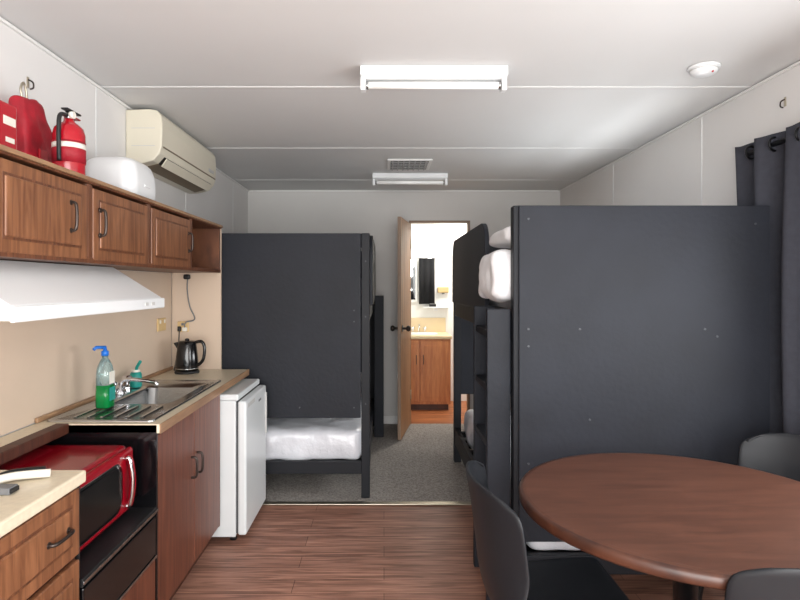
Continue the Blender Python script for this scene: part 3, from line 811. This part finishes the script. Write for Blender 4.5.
# vent
vn = []
vx, vy_ = .19, 4.22
vn.append(box('frame_plate', vx - .165, vx + .165, vy_, vy_ + .36, ZC - .012, ZC - .001, M['trim'], .004))
vn.append(box('throat', vx - .14, vx + .14, vy_ + .025, vy_ + .335, ZC - .0135, ZC - .011, M['slot'], 0))
for i in range(7):
    x = vx - .13 + i * .0413
    vn.append(box('blade_%d' % i, x, x + .009, vy_ + .025, vy_ + .335, ZC - .02, ZC - .013, M['ventblade'], .001))
for i in range(5):
    y = vy_ + .05 + i * .06
    vn.append(box('cross_blade_%d' % i, vx - .14, vx + .14, y, y + .012, ZC - .019, ZC - .0132, M['ventblade'], .001))
group('ceiling_vent', vn)
group('smoke_detector', [lathe('base', [(.062, 0), (.064, -.006), (.062, -.012), (0, -.012)], (1.35, 2.44, ZC - .0005), M['white_enamel']),
                         lathe('dome', [(.053, 0), (.054, -.010), (.044, -.02), (.02, -.024), (0, -.024)], (1.35, 2.44, ZC - .0125), M['white_enamel']),
                         lathe('slots', [(.0545, -.003), (.055, -.003), (.055, -.006), (.0545, -.006)], (1.35, 2.44, ZC - .0125), M['grille']),
                         cyl('led', (1.365, 2.40, ZC - .037), (1.365, 2.40, ZC - .03), .004, M['redpaint'], seg=10)])
# wall hooks
def hook(x, y, z, d):
    group('wall_hook', [box('plate', min(x, x + d * .004), max(x, x + d * .004), y - .006, y + .006, z - .02, z + .02, M['alu'], .001),
                        tube('hook', bez([(x + d * .003, y, z + .01), (x + d * .02, y, z), (x + d * .022, y, z - .02), (x + d * .01, y, z - .025)], 5), .003, M['bronze'], 8)])
hook(XL, 2.14, 2.10, 1)
hook(XR, 2.46, 2.13, -1)

# ---------------------------------------------------------------- curtain
def curtain(y0, y1, z0, z1, xc, n=110, waves=5):
    vv = []; ff = []; rows = 26
    for j in range(rows + 1):
        fz = j / rows
        z = z1 + (z0 - z1) * fz
        for i in range(n + 1):
            u = i / n
            yy = y0 + (y1 - y0) * (u - .06 * fz * u) + .012 * math.sin(fz * 3 + u * 9)
            amp = .030 + .010 * math.sin(u * 11 + fz * 2)
            x = xc + amp * math.sin(u * waves * 2 * math.pi + .6 * math.sin(fz * 2.2 + u * 5)) + .006 * math.sin(u * 61 + fz * 4)
            vv.append((x, yy, z + .006 * math.sin(u * waves * 2 * math.pi)))
    for j in range(rows):
        for i in range(n):
            a = j * (n + 1) + i
            ff.append((a, a + 1, a + n + 2, a + n + 1))
    o = link_mesh('curtain_cloth', vv, ff, M['curtain'], True)
    s = o.modifiers.new('s', 'SOLIDIFY'); s.thickness = .003
    return o
cu = [curtain(1.88, 2.655, .62, 1.985, 1.635)]
cu.append(cyl('rod', (1.635, .2, 1.94), (1.635, 2.6, 1.94), .011, M['metal_dk'], seg=16))
for i, y in enumerate((1.955, 2.11, 2.265, 2.42, 2.575)):
    ring = [(1.635 + .03 * math.cos(a), y + .012 * math.cos(a), 1.94 + .028 * math.sin(a)) for a in [2 * math.pi * k / 20 for k in range(20)]]
    cu.append(tube('eyelet_%d' % i, ring, .005, M['metal_dk'], 8, closed=True))
for i, y in enumerate((.3, 2.59)):
    cu.append(tube('bracket_%d' % i, [(XR - .001, y, 1.95), (1.66, y, 1.95), (1.635, y, 1.93)], .007, M['metal_dk'], 8))
group('curtain', cu)

# ---------------------------------------------------------------- table
tx, ty, TR = .845, 1.62, .455
tb = [lathe('rim', [(TR - .03, -.03), (TR - .004, -.03), (TR, -.024), (TR, -.006), (TR - .004, -.001), (TR - .012, 0)], (tx, ty, .75), M['tablerim'], 72),
      lathe('top', [(0, -.028), (TR - .012, -.028), (TR - .012, 0), (TR - .02, .001), (0, .001)], (tx, ty, .75), M['table'], 72, smooth=False),
      lathe('column', [(.12, -.035), (.11, -.05), (.035, -.06), (.03, -.4), (.035, -.66), (.05, -.68)], (tx, ty, .757), M['metal_dk'], 24)]
for i in range(4):
    a = math.radians(45 + 90 * i)
    tb.append(tube('foot_%d' % i, bez([(tx, ty, .10), (tx + .15 * math.cos(a), ty + .15 * math.sin(a), .085), (tx + .3 * math.cos(a), ty + .3 * math.sin(a), .022)], 6), .02, M['metal_dk'], 12))
group('dining_table', tb)

# ---------------------------------------------------------------- chairs
def chair(loc, ang):
    """local: +Y forward, seat at origin"""
    prof = [(.215, .415), (.20, .437), (.12, .438), (.0, .43), (-.10, .425), (-.165, .432), (-.205, .465), (-.225, .54), (-.235, .62), (-.245, .70), (-.255, .765), (-.262, .80), (-.262, .815)]
    prof = [tuple(p)[:2] for p in bez([(a, b_, 0) for a, b_ in prof], 3)]
    nu = 22; vv = []; ff = []
    n = len(prof)
    for j, (y, z) in enumerate(prof):
        v = j / (n - 1)
        if v < .5: hw = .205 + .03 * v
        else: hw = .222
        bt = max(0, (v - .8) / .2)
        for i in range(nu + 1):
            u = 2 * i / nu - 1
            back = min(1, max(0, (v - .4) / .25))
            x = hw * u
            yy = y + back * .085 * abs(u) ** 2.2
            zz = z + (1 - back) * .03 * abs(u) ** 3 + (-.05 * bt * abs(u) ** 4)
            if v < .12: yy -= .02 * abs(u) ** 4
            vv.append((x * (1 - .12 * bt * abs(u) ** 2), yy, zz))
    for j in range(n - 1):
        for i in range(nu):
            a = j * (nu + 1) + i
            ff.append((a, a + 1, a + nu + 2, a + nu + 1))
    sh = link_mesh('shell', vv, ff, M['chair'], True)
    s = sh.modifiers.new('s', 'SOLIDIFY'); s.thickness = .008; s.offset = 0
    b_ = sh.modifiers.new('b', 'SUBSURF'); b_.levels = 1; b_.render_levels = 1
    ps = [sh]
    for i, (sx, sy) in enumerate(((-1, 1), (1, 1), (-1, -1), (1, -1))):
        ps.append(tube('leg_%d' % (i + 1), [(sx * .13, sy * .11 - .01, .418), (sx * .165, sy * .14 - .01, .38), (sx * .2, sy * .2 - .01, .002)], .011, M['metal_dk'], 12))
    ps.append(tube('frame_front', [(-.13, .10, .415), (.13, .10, .415)], .009, M['metal_dk'], 10))
    ps.append(tube('frame_back', [(-.13, -.12, .412), (.13, -.12, .412)], .009, M['metal_dk'], 10))
    return group('dining_chair', ps, loc, (0, 0, ang))
chair((.505, 1.66, 0), math.radians(-88))
chair((.915, 1.34, 0), math.radians(0))
chair((1.285, 1.89, 0), math.radians(118))

# ---------------------------------------------------------------- lights
def area(name, loc, rot, sx, sy, power, col):
    l = bpy.data.lights.new(name, 'AREA'); l.shape = 'RECTANGLE'; l.size = sx; l.size_y = sy; l.energy = power; l.color = col
    o = bpy.data.objects.new(name, l); o.location = loc; o.rotation_euler = rot; COL.objects.link(o)
    return o
area('daylight_near_window', ((NX0 + NX1) / 2, YN - .12, (NZ0 + NZ1) / 2), (math.radians(90), 0, 0), NX1 - NX0, NZ1 - NZ0, 198, (1.0, 0.995, 0.985))
area('daylight_side_window', (XR + .12, sum(WINS[0]) / 2, (WZ0 + WZ1) / 2), (0, math.radians(90), 0), WZ1 - WZ0, WINS[0][1] - WINS[0][0], 46, (0.97, 0.985, 1.0))
area('daylight_rear_window', (XR + .12, sum(WINS[1]) / 2, (WZ0 + WZ1) / 2), (0, math.radians(90), 0), WZ1 - WZ0, WINS[1][1] - WINS[1][0], 52, (0.98, 0.99, 1.0))
area('bathroom_light', (.9, 6.2, 2.19), (0, 0, 0), .5, .5, 24, (1.0, 0.97, 0.92))
wd = bpy.data.worlds.new('world'); scene.world = wd; wd.use_nodes = True
bgn = wd.node_tree.nodes['Background']
sky = wd.node_tree.nodes.new('ShaderNodeTexSky'); sky.sky_type = 'HOSEK_WILKIE'; sky.turbidity = 4
wd.node_tree.links.new(sky.outputs['Color'], bgn.inputs['Color'])
bgn.inputs['Strength'].default_value = 0.8

# ---------------------------------------------------------------- camera
cd = bpy.data.cameras.new('camera'); cam = bpy.data.objects.new('camera', cd); COL.objects.link(cam)
cam.location = (0, 0, 1.35); cam.rotation_euler = (math.radians(90), 0, 0)
cd.sensor_width = 36; cd.lens = 578 / 800 * 36
cd.shift_x = 16 / 800; cd.shift_y = -15 / 800
cd.clip_start = 0.02
scene.camera = cam
